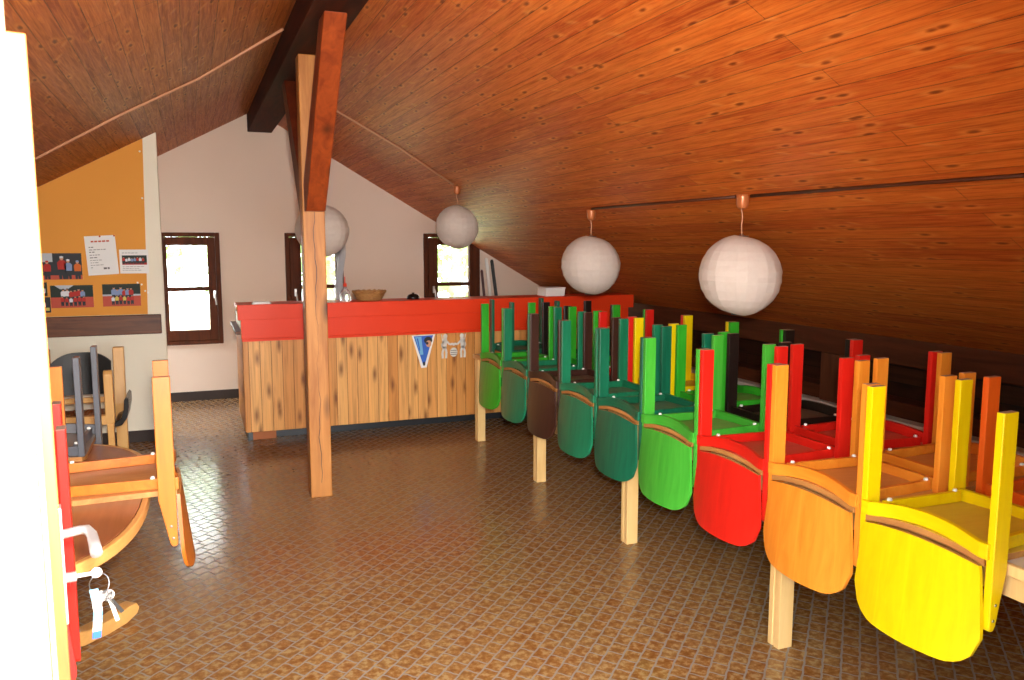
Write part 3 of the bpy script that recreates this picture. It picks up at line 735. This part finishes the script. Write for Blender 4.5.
# ------------------------------------------------------------------ chairs
PAINT = {
    'yellow': ('#dcb800', '#ecd008'), 'orange': ('#d8761a', '#ec9a34'), 'deep_orange': ('#d4500e', '#e86a1e'), 'red': ('#c0160c', '#d8261a'),
    'lime': ('#2f9424', '#50b43c'), 'green': ('#1f8a1c', '#3cae2a'), 'teal': ('#0e5a3c', '#1f8058'), 'dark_green': ('#0b4a32', '#177050'),
    'brown': ('#2c1812', '#48291e'), 'black': ('#130e0c', '#261a14'), 'grey': ('#4a4a50', '#65666c'), 'orange_brown': ('#b85c18', '#cc7828'),
    'natural': ('#cf9650', '#e4b26c'),
}
def blend(a, b, f):
    g = lambda c: [int(c.lstrip('#')[i:i + 2], 16) for i in (0, 2, 4)]
    return '#%02x%02x%02x' % tuple(int(p * (1 - f) + q * f) for p, q in zip(g(a), g(b)))
M['leg_end'] = flat('worn_leg_end', '#9a7a68', 0.8)
ZS, ZT_, TH = 0.44, 0.46, 0.02
def make_chair(key):
    c = PAINT[key]
    pm = wood(key + '_stain', c[0], c[1], 2, 0.34, contrast=0.8)
    pmh = wood(key + '_stain_across', c[0], c[1], 1, 0.34, contrast=0.8)
    un = wood(key + '_underside', blend(c[0], '#b09070', 0.45), blend(c[1], '#c8aa88', 0.45), 0, 0.4, contrast=0.8)
    root = bpy.data.objects.new('chair', None); COL.objects.link(root); root.empty_display_size = 0.1
    root['category'] = 'chair'
    # seat, slightly hollow
    nx, ny = 10, 14; vs = []; fs = []; mi = []
    for lay in (0, 1):
        for i in range(nx + 1):
            u = i / nx; x = -0.232 + u * 0.458
            hw = 0.2155 if u < 0.2 else 0.2155 + 0.002 * (u - 0.2) / 0.8
            if u > 0.9: hw -= 0.012 * ((u - 0.9) / 0.1) ** 2
            for j in range(ny + 1):
                v = j / ny * 2 - 1
                dish = 0.024 * (1 - v * v) * (1 - 0.75 * u)
                vs.append((x, v * hw, (ZS if lay == 0 else ZT_) - dish))
    W = ny + 1; L2 = (nx + 1) * W
    for i in range(nx):
        for j in range(ny):
            a = i * W + j
            fs.append((a, a + 1, a + W + 1, a + W)); mi.append(2)
            fs.append((L2 + a, L2 + a + W, L2 + a + W + 1, L2 + a + 1)); mi.append(0)
    for i in range(nx):
        for j in (0, ny):
            a = i * W + j; fs.append((a, a + W, L2 + a + W, L2 + a)); mi.append(1)
    for j in range(ny):
        for i in (0, nx):
            a = i * W + j; fs.append((a, a + 1, L2 + a + 1, L2 + a)); mi.append(1)
    MB().add(vs, fs, mi).build('seat', [pmh, 'ply_edge', un], root, smooth=False)
    # moulded backrest panel
    nu, nv = 22, 14; vs = []; fs = []; mi = []
    for lay in (0, 1):
        for j in range(nv + 1):
            w = j / nv
            for i in range(nu + 1):
                u = i / nu * 2 - 1; au = abs(u)
                zb = 0.4615 - 0.020 * (1 - u * u)
                k = max(0.0, (au - 0.54) / 0.46)
                zt = 0.786 - 0.012 * u * u - 0.095 * (1 - math.sqrt(max(0.0, 1 - k * k)))
                z = zb + (zt - zb) * w
                q = (z - 0.44) / 0.36
                x = -0.2295 - 0.012 * max(q, 0.0) ** 1.1 - (0.010 + 0.030 * max(q, 0.0)) * (1 - u * u)
                hw = 0.208 + 0.024 * min(1.0, max(0.0, (z - 0.46) / 0.20)) ** 0.8
                vs.append((x - (0.013 if lay else 0), u * hw, z))
    W = nu + 1; L2 = (nv + 1) * W
    for j in range(nv):
        for i in range(nu):
            a = j * W + i
            fs.append((a, a + 1, a + W + 1, a + W)); mi.append(0)
            fs.append((L2 + a, L2 + a + W, L2 + a + W + 1, L2 + a + 1)); mi.append(0)
        for i in (0, nu):
            a = j * W + i; fs.append((a, a + W, L2 + a + W, L2 + a)); mi.append(0)
    for i in range(nu):
        for j in (0, nv):
            a = j * W + i; fs.append((a, a + 1, L2 + a + 1, L2 + a)); mi.append(1 if j == 0 else 0)
    o = MB().add(vs, fs, mi).build('backrest', [pm, 'ply_edge'], root, smooth=True)
    e = o.modifiers.new('edges', 'EDGE_SPLIT'); e.split_angle = R(50)
    for s in (-1, 1):
        # front leg
        y = s * 0.204
        b = MB().prism([(0.166, 0.0), (0.228, 0.0), (0.228, ZS - 0.001), (0.166, ZS - 0.001)], y - 0.0125, y + 0.0125)
        b.mi = [0, 0, 1, 0, 0, 0]; b.build('leg', [pm, 'leg_end'], root, bevel=0.003)
        # rear leg carrying the back
        y = s * 0.2305
        b = MB().prism([(-0.228, 0.0), (-0.166, 0.0), (-0.166, 0.47), (-0.176, 0.52), (-0.200, 0.64), (-0.208, 0.655), (-0.222, 0.655), (-0.228, 0.645), (-0.228, 0.40)], y - 0.0125, y + 0.0125)
        b.mi = [0, 0, 1] + [0] * 8; bp = b.build('back_post', [pm, 'leg_end'], root, bevel=0.003)
        # side rail
        b = MB(); ya, yb = s * 0.206, s * 0.183
        b.add([(-0.17, ya, ZS - 0.045), (0.17, yb, ZS - 0.045), (0.17, yb, ZS - 0.006), (-0.17, ya, ZS - 0.006), (-0.17, ya - s * 0.018, ZS - 0.045), (0.17, yb - s * 0.018, ZS - 0.045), (0.17, yb - s * 0.018, ZS - 0.006), (-0.17, ya - s * 0.018, ZS - 0.006)],
              [(0, 1, 2, 3), (4, 7, 6, 5), (0, 4, 5, 1), (3, 2, 6, 7), (0, 3, 7, 4), (1, 5, 6, 2)])
        sr = b.build('side_rail', pmh, root, bevel=0.002)
        for gx, gy in ((-0.150, s * 0.197), (0.150, s * 0.180)):
            MB().lathe([(0.001, -0.009), (0.006, -0.009), (0.0085, -0.006), (0.0085, 0.0), (0.001, 0.0)], (gx, gy - s * 0.004, ZS - 0.045), 10).build('glide', 'plastic_white', sr)
        for sz, sx in ((0.575, -0.206), (0.622, -0.212)):
            MB().lathe([(0.001, 0), (0.0055, 0), (0.0045, 0.002), (0.001, 0.0025)], seg=10, mat=Matrix.Translation((sx, s * 0.2425, sz)) @ Matrix.Rotation(R(-90 * s), 4, 'X')).build('screw', 'steel', bp)
    # front rail
    MB().box(0.188, 0.208, -0.1915, 0.1915, ZS - 0.045, ZS - 0.003).build('front_rail', pmh, root, bevel=0.002)
    # arched rear rail, lapped on the posts
    n = 16; vs = []; fs = []
    for i in range(n + 1):
        u = i / n * 2 - 1
        k = max(0.0, 1 - (abs(u) / 0.84) ** 2) if abs(u) < 0.84 else 0.0
        d = 0.022 * k; xx = -0.240 + 0.022 * k
        y = u * 0.2305
        for (dx, z) in ((0, ZS - 0.050 - d), (0.020, ZS - 0.050 - d), (0.020, ZS - 0.003 - d), (0, ZS - 0.003 - d)): vs.append((xx + dx - 0.0005 * 0, y, z))
    for i in range(n):
        for q in range(4):
            a = i * 4 + q; a2 = i * 4 + (q + 1) % 4; fs.append((a, a2, a2 + 4, a + 4))
    fs += [(0, 1, 2, 3), (n * 4 + 3, n * 4 + 2, n * 4 + 1, n * 4)]
    MB().add(vs, fs).build('rear_rail', pmh, root, bevel=0.002)
    return root
PROTO = {}
def chair(key, loc, rot, label, group=None):
    if key not in PROTO:
        r = PROTO[key] = make_chair(key); r.location = loc; r.rotation_euler = rot
        r['label'] = label
        if group: r['group'] = group
        return r
    return dup(PROTO[key], loc, rot, label, group)

TT = 0.75                                               # table height
def upside(key, x, y, rz, label, group, top=0.75, jit=0.35):
    j = random.uniform(-1, 1)
    chair(key, (x, y, top + ZT_ + 0.0005), (PI, 0, rz + R(jit) * j), label, group)
GA, GB = 'upturned chairs on the aisle side of long tables', 'upturned chairs on the wall side of long tables'
ylist = [5.80, 5.30, 4.80, 4.297, 3.795, 3.301, 2.808, 2.315, 1.819]
keys = ['green', 'teal', 'brown', 'teal', 'dark_green', 'lime', 'red', 'orange', 'yellow']
labs = ['bright green upturned chair on the aisle side, nearest the bar counter',
        'dark green upturned chair on the aisle side between the bright green and brown chairs',
        'dark brown upturned chair on the aisle side among green ones',
        'dark green upturned chair on the aisle side just in front of the brown chair',
        'dark green upturned chair on the aisle side directly behind the lime green chair',
        'lime green upturned chair on the aisle side just behind the red chair',
        'bright red upturned chair on the aisle side between lime green and orange chairs',
        'orange upturned chair on the aisle side between the red and yellow chairs',
        'yellow upturned chair on the aisle side, closest to the camera']
for k, y, l in zip(keys, ylist, labs):
    upside(k, 2.352 if k != 'yellow' else 2.341, y, 0.0 if k != 'yellow' else R(2.3), l, GA, jit=0.12)
yb = [5.798, 5.306, 4.814, 4.322, 3.83, 3.338, 2.846, 2.338, 1.83]
keyb = ['black', 'green', 'red', 'yellow', 'green', 'black', 'red', 'orange', 'deep_orange']
labb = ['black upturned chair on the wall side of the tables, nearest the bar',
        'green upturned chair on the wall side between the far black and red ones',
        'red upturned chair on the wall side between green and yellow ones',
        'yellow upturned chair on the wall side, behind the dark green aisle chairs',
        'green upturned chair on the wall side between the yellow and the black ones',
        'black upturned chair on the wall side between green and red ones',
        'red upturned chair on the wall side between the black and the orange ones',
        'orange upturned chair on the wall side, opposite the orange aisle chair',
        'deep orange upturned chair on the wall side, nearest the camera behind the yellow one']
for k, y, l in zip(keyb, yb, labb):
    upside(k, 2.872, y, PI, l, GB, jit=0.12)
upside('dark_green', 2.62, 6.305, -PI / 2, 'dark green upturned chair at the bar end of the long tables', None)

# long tables
def long_table(y0, y1, legs, label):
    x0, x1 = 2.198, 3.03
    t = thing('long_table', label, 'table', ((x0 + x1) / 2, (y0 + y1) / 2, 0), group='long tables under the upturned chairs')
    L = t.location
    def p(b, n, m, bev=0.003):
        o = b.build(n, m, bevel=bev)
        for v in o.data.vertices: v.co -= L
        o.parent = t
    p(MB().box(x0 + 0.02, x1 - 0.02, y0 + 0.02, y1 - 0.02, TT - 0.03, TT - 0.0002), 'tabletop', 'table_top', 0)
    e = MB().box(x0, x0 + 0.02, y0, y1, TT - 0.036, TT).box(x1 - 0.02, x1, y0, y1, TT - 0.036, TT).box(x0 + 0.02, x1 - 0.02, y0, y0 + 0.02, TT - 0.036, TT).box(x0 + 0.02, x1 - 0.02, y1 - 0.02, y1, TT - 0.036, TT)
    p(e, 'edge_band', 'table_leg')
    for yy in legs:
        for xa in (x0 + 0.012, x1 - 0.082):
            b = MB().prism([(xa, yy), (xa + 0.07, yy), (xa + 0.07, yy + 0.07), (xa, yy + 0.07), (xa, yy + 0.045), (xa + 0.004, yy + 0.043), (xa + 0.004, yy + 0.032), (xa, yy + 0.03)], 0, TT - 0.036, 'z')
            p(b, 'leg', 'table_leg', 0.002)
    for xa in (x0 + 0.035, x1 - 0.06):
        p(MB().box(xa, xa + 0.022, y0 + 0.08, y1 - 0.08, TT - 0.115, TT - 0.036), 'apron', 'table_leg', 0.002)
    for yy in legs: p(MB().box(x0 + 0.082, x1 - 0.082, yy + 0.024, yy + 0.046, TT - 0.115, TT - 0.036), 'cross_rail', 'table_leg', 0.002)
long_table(3.80, 6.458, (6.378, 5.10, 3.825), 'far long table of pale wood under upturned chairs, reaching to the bar')
long_table(1.10, 3.795, (2.555, 1.25), 'near long table of pale wood under the yellow, orange and red chairs')

# ------------------------------------------------------------------ oval table by the door with its upturned chairs
TO = 0.737
ot = thing('oval_table', 'oval brown topped table with light wood edge beside the entrance door', 'table', (-0.765, 3.385, 0))
def sup(a, b_, n=2.8, N=72, d=0.0):
    out = []
    for i in range(N):
        t_ = 2 * PI * i / N; c, s = math.cos(t_), math.sin(t_)
        out.append(((a + d) * math.copysign(abs(c) ** (2 / n), c), (b_ + d) * math.copysign(abs(s) ** (2 / n), s)))
    return out
MB().prism(sup(0.552, 0.877), TO - 0.035, TO, 'z').build('tabletop', 'laminate', ot)
ri = MB(); A, B_ = sup(0.5535, 0.8785), sup(0.575, 0.90); N = len(A)
vs = [(x, y, z) for (pl, z) in ((A, TO - 0.042), (B_, TO - 0.042), (B_, TO - 0.001), (A, TO - 0.001)) for x, y in pl]
ri.add(vs, [(q * N + i, q * N + (i + 1) % N, ((q + 1) % 4) * N + (i + 1) % N, ((q + 1) % 4) * N + i) for q in range(4) for i in range(N)])
ri.build('edge_band', 'oak_edge', ot, bevel=0.004, angle=50)
MB().lathe([(0.001, 0.10), (0.07, 0.10), (0.075, 0.14), (0.055, 0.3), (0.055, 0.6), (0.09, 0.70), (0.12, TO - 0.036), (0.001, TO - 0.036)], seg=24).build('column', 'oak_edge', ot, smooth=True)
for k, ang in enumerate((48, 132, 228, 312)):
    # swept foot
    prof = [(0.04, 0.40), (0.10, 0.30), (0.18, 0.19), (0.28, 0.105), (0.40, 0.065), (0.52, 0.062), (0.62, 0.076), (0.66, 0.075), (0.675, 0.05), (0.66, 0.025), (0.60, 0.004), (0.50, 0.0), (0.38, 0.006), (0.26, 0.04), (0.15, 0.10), (0.05, 0.18)]
    m = Matrix.Rotation(R(ang), 4, 'Z')
    MB().prism(prof, -0.035, 0.035, 'y', mat=m).build('foot', 'oak_edge', ot, bevel=0.006)
GL = 'upturned chairs on the oval table'
upside('orange_brown', -0.332, 3.45, PI + R(2.5), 'orange upturned chair on the right side of the oval table by the door', GL, TO)
upside('grey', -0.69, 4.125, -PI / 2, 'dark grey upturned chair at the far end of the oval table', GL, TO)
upside('red', -0.596, 2.594, R(95.5), 'red upturned chair at the near end of oval table, mostly hidden by the door', GL, TO)

# ------------------------------------------------------------------ armchair against the partition
ar = thing('armchair', 'light wood armchair with black seat and back standing before the partition', 'chair', (-0.82, 6.55, 0))
def apart(b, n, m, bev=0.006, smooth=False): return b.build(n, m, ar, bevel=bev, smooth=smooth)
for sx in (-1, 1):
    x = sx * 0.255
    apart(MB().prism([(0.30, 0.0), (0.355, 0.0), (0.36, 0.45), (0.41, 0.885), (0.36, 0.885), (0.305, 0.45)], x - 0.04, x + 0.04, 'x'), 'back_leg', 'natural')
    x = sx * 0.225
    apart(MB().prism([(-0.22, 0.40), (-0.22, 0.76), (-0.20, 0.785), (-0.165, 0.785), (-0.16, 0.40)], x - 0.03, x + 0.03, 'x'), 'arm_post', 'natural')
    apart(MB().prism([(-0.21, 0.0), (-0.165, 0.0), (-0.165, 0.40), (-0.22, 0.40)], x - 0.022, x + 0.022, 'x'), 'front_leg', 'natural')
    # black side shell curving below the arm
    prof = [(0.0, 0.36), (0.05, 0.37), (0.085, 0.42), (0.10, 0.50), (0.10, 0.56), (0.085, 0.575), (0.07, 0.55), (0.065, 0.48), (0.045, 0.42), (0.0, 0.395)]
    apart(MB().prism([(x + sx * (0.02 + p[0]), p[1]) for p in prof], -0.15, 0.20, 'y'), 'side_shell', 'black_gloss', 0.004)
apart(MB().box(-0.205, 0.205, -0.215, -0.17, 0.395, 0.465), 'front_rail', 'natural')
apart(MB().box(-0.205, 0.205, 0.12, 0.16, 0.50, 0.54), 'rear_rail', 'natural')
apart(MB().box(-0.21, 0.21, -0.17, 0.12, 0.43, 0.455), 'seat', 'laminate')
b = MB(); n = 20; vs = []
for lay in (0, 1):
    for j in range(9):
        for i in range(n + 1):
            u = i / n * 2 - 1
            zt = 0.855 - 0.07 * abs(u) ** 3
            z = 0.54 + (zt - 0.54) * j / 8
            vs.append((u * 0.205, 0.27 + 0.05 * (1 - u * u) + 0.06 * j / 8 - (0.03 if lay else 0), z))
W = n + 1; L2 = 9 * W; fs = []
for j in range(8):
    for i in range(n):
        a = j * W + i; fs.append((a, a + 1, a + W + 1, a + W)); fs.append((L2 + a, L2 + a + W, L2 + a + W + 1, L2 + a + 1))
    for i in (0, n):
        a = j * W + i; fs.append((a, a + W, L2 + a + W, L2 + a))
for i in range(n):
    for j in (0, 8):
        a = j * W + i; fs.append((a, a + 1, L2 + a + 1, L2 + a))
b.add(vs, fs); apart(b, 'backrest', 'black', 0, False)

# ------------------------------------------------------------------ entrance door, standing open
hx, hy, ang = -0.166, 1.10, R(8.9)
dr = struct(bpy.data.objects.new('door_1', None), 'wooden entrance door standing open at the left', 'door'); COL.objects.link(dr)
dr.location = (hx, hy, 0); dr.rotation_euler = (0, 0, ang)
MB().box(-0.05, 0.0, 0.0, 0.93, 0.012, 1.93).build('door_leaf', 'door_wood', dr, bevel=0.002)
MB().box(-0.0185, -0.0135, -0.003, 0.0, 0.02, 1.92).build('door_seal', 'seal', dr)
hz = 1.055; hyl = 0.855
pl = MB().box(0.0, 0.009, hyl - 0.02, hyl + 0.02, hz - 0.20, hz + 0.065).build('backplate', 'chrome', dr, bevel=0.003)
hd = MB().tube([(0.008, hyl, hz), (0.040, hyl, hz + 0.004), (0.056, hyl - 0.004, hz + 0.004), (0.064, hyl - 0.03, hz - 0.001), (0.066, hyl - 0.075, hz - 0.008), (0.067, hyl - 0.12, hz - 0.012)], [0.010, 0.010, 0.0105, 0.011, 0.0115, 0.0125], 14)
hd.build('door_handle', 'chrome', dr, smooth=True)
cy = MB().tube([(0.008, hyl, hz - 0.10), (0.030, hyl, hz - 0.10)], 0.011, 14); cy.build('lock_cylinder', 'chrome', dr)
ks = thing('key_bunch', 'bunch of keys with a blue and white ribbon hanging from the door lock', 'keys', tuple(Matrix.Translation((hx, hy, 0)) @ Matrix.Rotation(ang, 4, 'Z') @ Vector((0.031, hyl, hz - 0.10))), (0, 0, ang))
MB().box(0.0, 0.03, -0.0015, 0.0015, -0.004, 0.004).lathe([(0.001, -0.0015), (0.012, -0.0015), (0.012, 0.0015), (0.001, 0.0015)], seg=14, mat=Matrix.Translation((0.038, 0, 0)) @ Matrix.Rotation(R(90), 4, 'X')).build('key', 'chrome', ks, bevel=0.0005)
MB().tube([(0.042 + 0.020 * math.cos(2 * PI * i / 24), -0.004 + 0.004 * math.sin(2 * PI * i / 24 * 2), -0.026 + 0.024 * math.sin(2 * PI * i / 24)) for i in range(24)], 0.0014, 6, closed=True).build('key_ring', 'steel', ks, smooth=True)
for dx, rot, ln in ((0.045, 10, 0.05), (0.056, -14, 0.055), (0.05, -32, 0.045)):
    m = Matrix.Translation((dx, -0.003 - 0.003 * (rot % 3), -0.045)) @ Matrix.Rotation(R(rot), 4, 'Y')
    MB().lathe([(0.001, -0.001), (0.013, -0.001), (0.013, 0.001), (0.001, 0.001)], seg=14, mat=m @ Matrix.Translation((0, 0, -0.01)) @ Matrix.Rotation(R(90), 4, 'X')).box(-0.0042, 0.0042, -0.001, 0.001, -0.022 - ln, -0.02, mat=m).build('key', 'chrome' if rot != -32 else 'black', ks)
rb = MB(); pr = [(0.030, -0.035), (0.034, -0.060), (0.036, -0.085), (0.034, -0.11), (0.032, -0.135), (0.030, -0.152)]
for q, (p, p2) in enumerate(zip(pr[:-1], pr[1:])):
    y = -0.008 - 0.004 * math.sin(q)
    y2 = -0.008 - 0.004 * math.sin(q + 1)
    rb.add([(p[0] - 0.009, y, p[1]), (p[0] + 0.009, y, p[1]), (p2[0] + 0.009, y2, p2[1]), (p2[0] - 0.009, y2, p2[1])] + [(p[0] - 0.009, y + 0.0015, p[1]), (p[0] + 0.009, y + 0.0015, p[1]), (p2[0] + 0.009, y2 + 0.0015, p2[1]), (p2[0] - 0.009, y2 + 0.0015, p2[1])],
           [(0, 1, 2, 3), (4, 7, 6, 5), (0, 4, 5, 1), (3, 2, 6, 7), (0, 3, 7, 4), (1, 5, 6, 2)], 2 if q == 4 else (1 if q in (0, 2) else 0))
rb.build('ribbon', ['plastic_white', 'sky_blue', 'blue'], ks)

# jamb of the doorway beside the open leaf
struct(MB().box(-0.46, -0.174, 0.74, 1.03, 0.0, 2.6).build('trim_4', 'pale_wood', bevel=0.004), 'pale wooden door jamb in the sun', 'door frame')
struct(MB().box(-0.174, 1.45, YF, 1.03, 2.14, 2.26).build('trim_5', 'door_wood', bevel=0.004), 'wooden head of the doorway', 'door frame')

# ------------------------------------------------------------------ outside: garden behind the windows, paving in front
struct(MB().box(-14, 16, YB + 0.5, 30, -0.6, -0.4).build('ground_garden', 'grass'), 'grass behind the house', 'ground')
struct(MB().box(-10, 10, -8, -2.2, -0.12, -0.02).build('ground_paving', 'stone_ext'), 'sunlit paving in front of the entrance', 'ground')
def tree(x, y, hgt, r, seed, label):
    rnd = random.Random(seed)
    t = thing('garden_tree', label, 'tree', (x, y, -0.4), group='trees seen through the windows')
    MB().tube([(0, 0, 0), (0.05, 0.02, hgt * 0.5), (0.0, 0.05, hgt * 0.8)], [0.14, 0.10, 0.05], 10).build('trunk', 'bark', t, smooth=True)
    b = MB()
    for _ in range(900):
        d = Vector((rnd.gauss(0, 1), rnd.gauss(0, 1), rnd.gauss(0, 1))).normalized() * r * rnd.uniform(0.45, 1.0)
        c = Vector((0, 0, hgt * 0.72)) + Vector((d.x, d.y, d.z * 1.25))
        a = Vector((rnd.gauss(0, 1), rnd.gauss(0, 1), rnd.gauss(0, 1))).normalized(); q = a.orthogonal().normalized()
        s = rnd.uniform(0.10, 0.2) * r * 0.6
        w = a.cross(q) * s * 0.5
        b.add([c - q * s, c + w, c + q * s, c - w], [(0, 1, 2, 3)])
    b.build('foliage', 'leaf', t)
tree(0.35, 15.5, 3.6, 1.2, 1, 'pale green tree seen through the left window')
tree(4.6, 14.6, 3.8, 1.5, 2, 'pale green tree seen through the right window')
tree(2.6, 17.0, 3.2, 1.2, 3, 'pale green tree seen through the middle window')
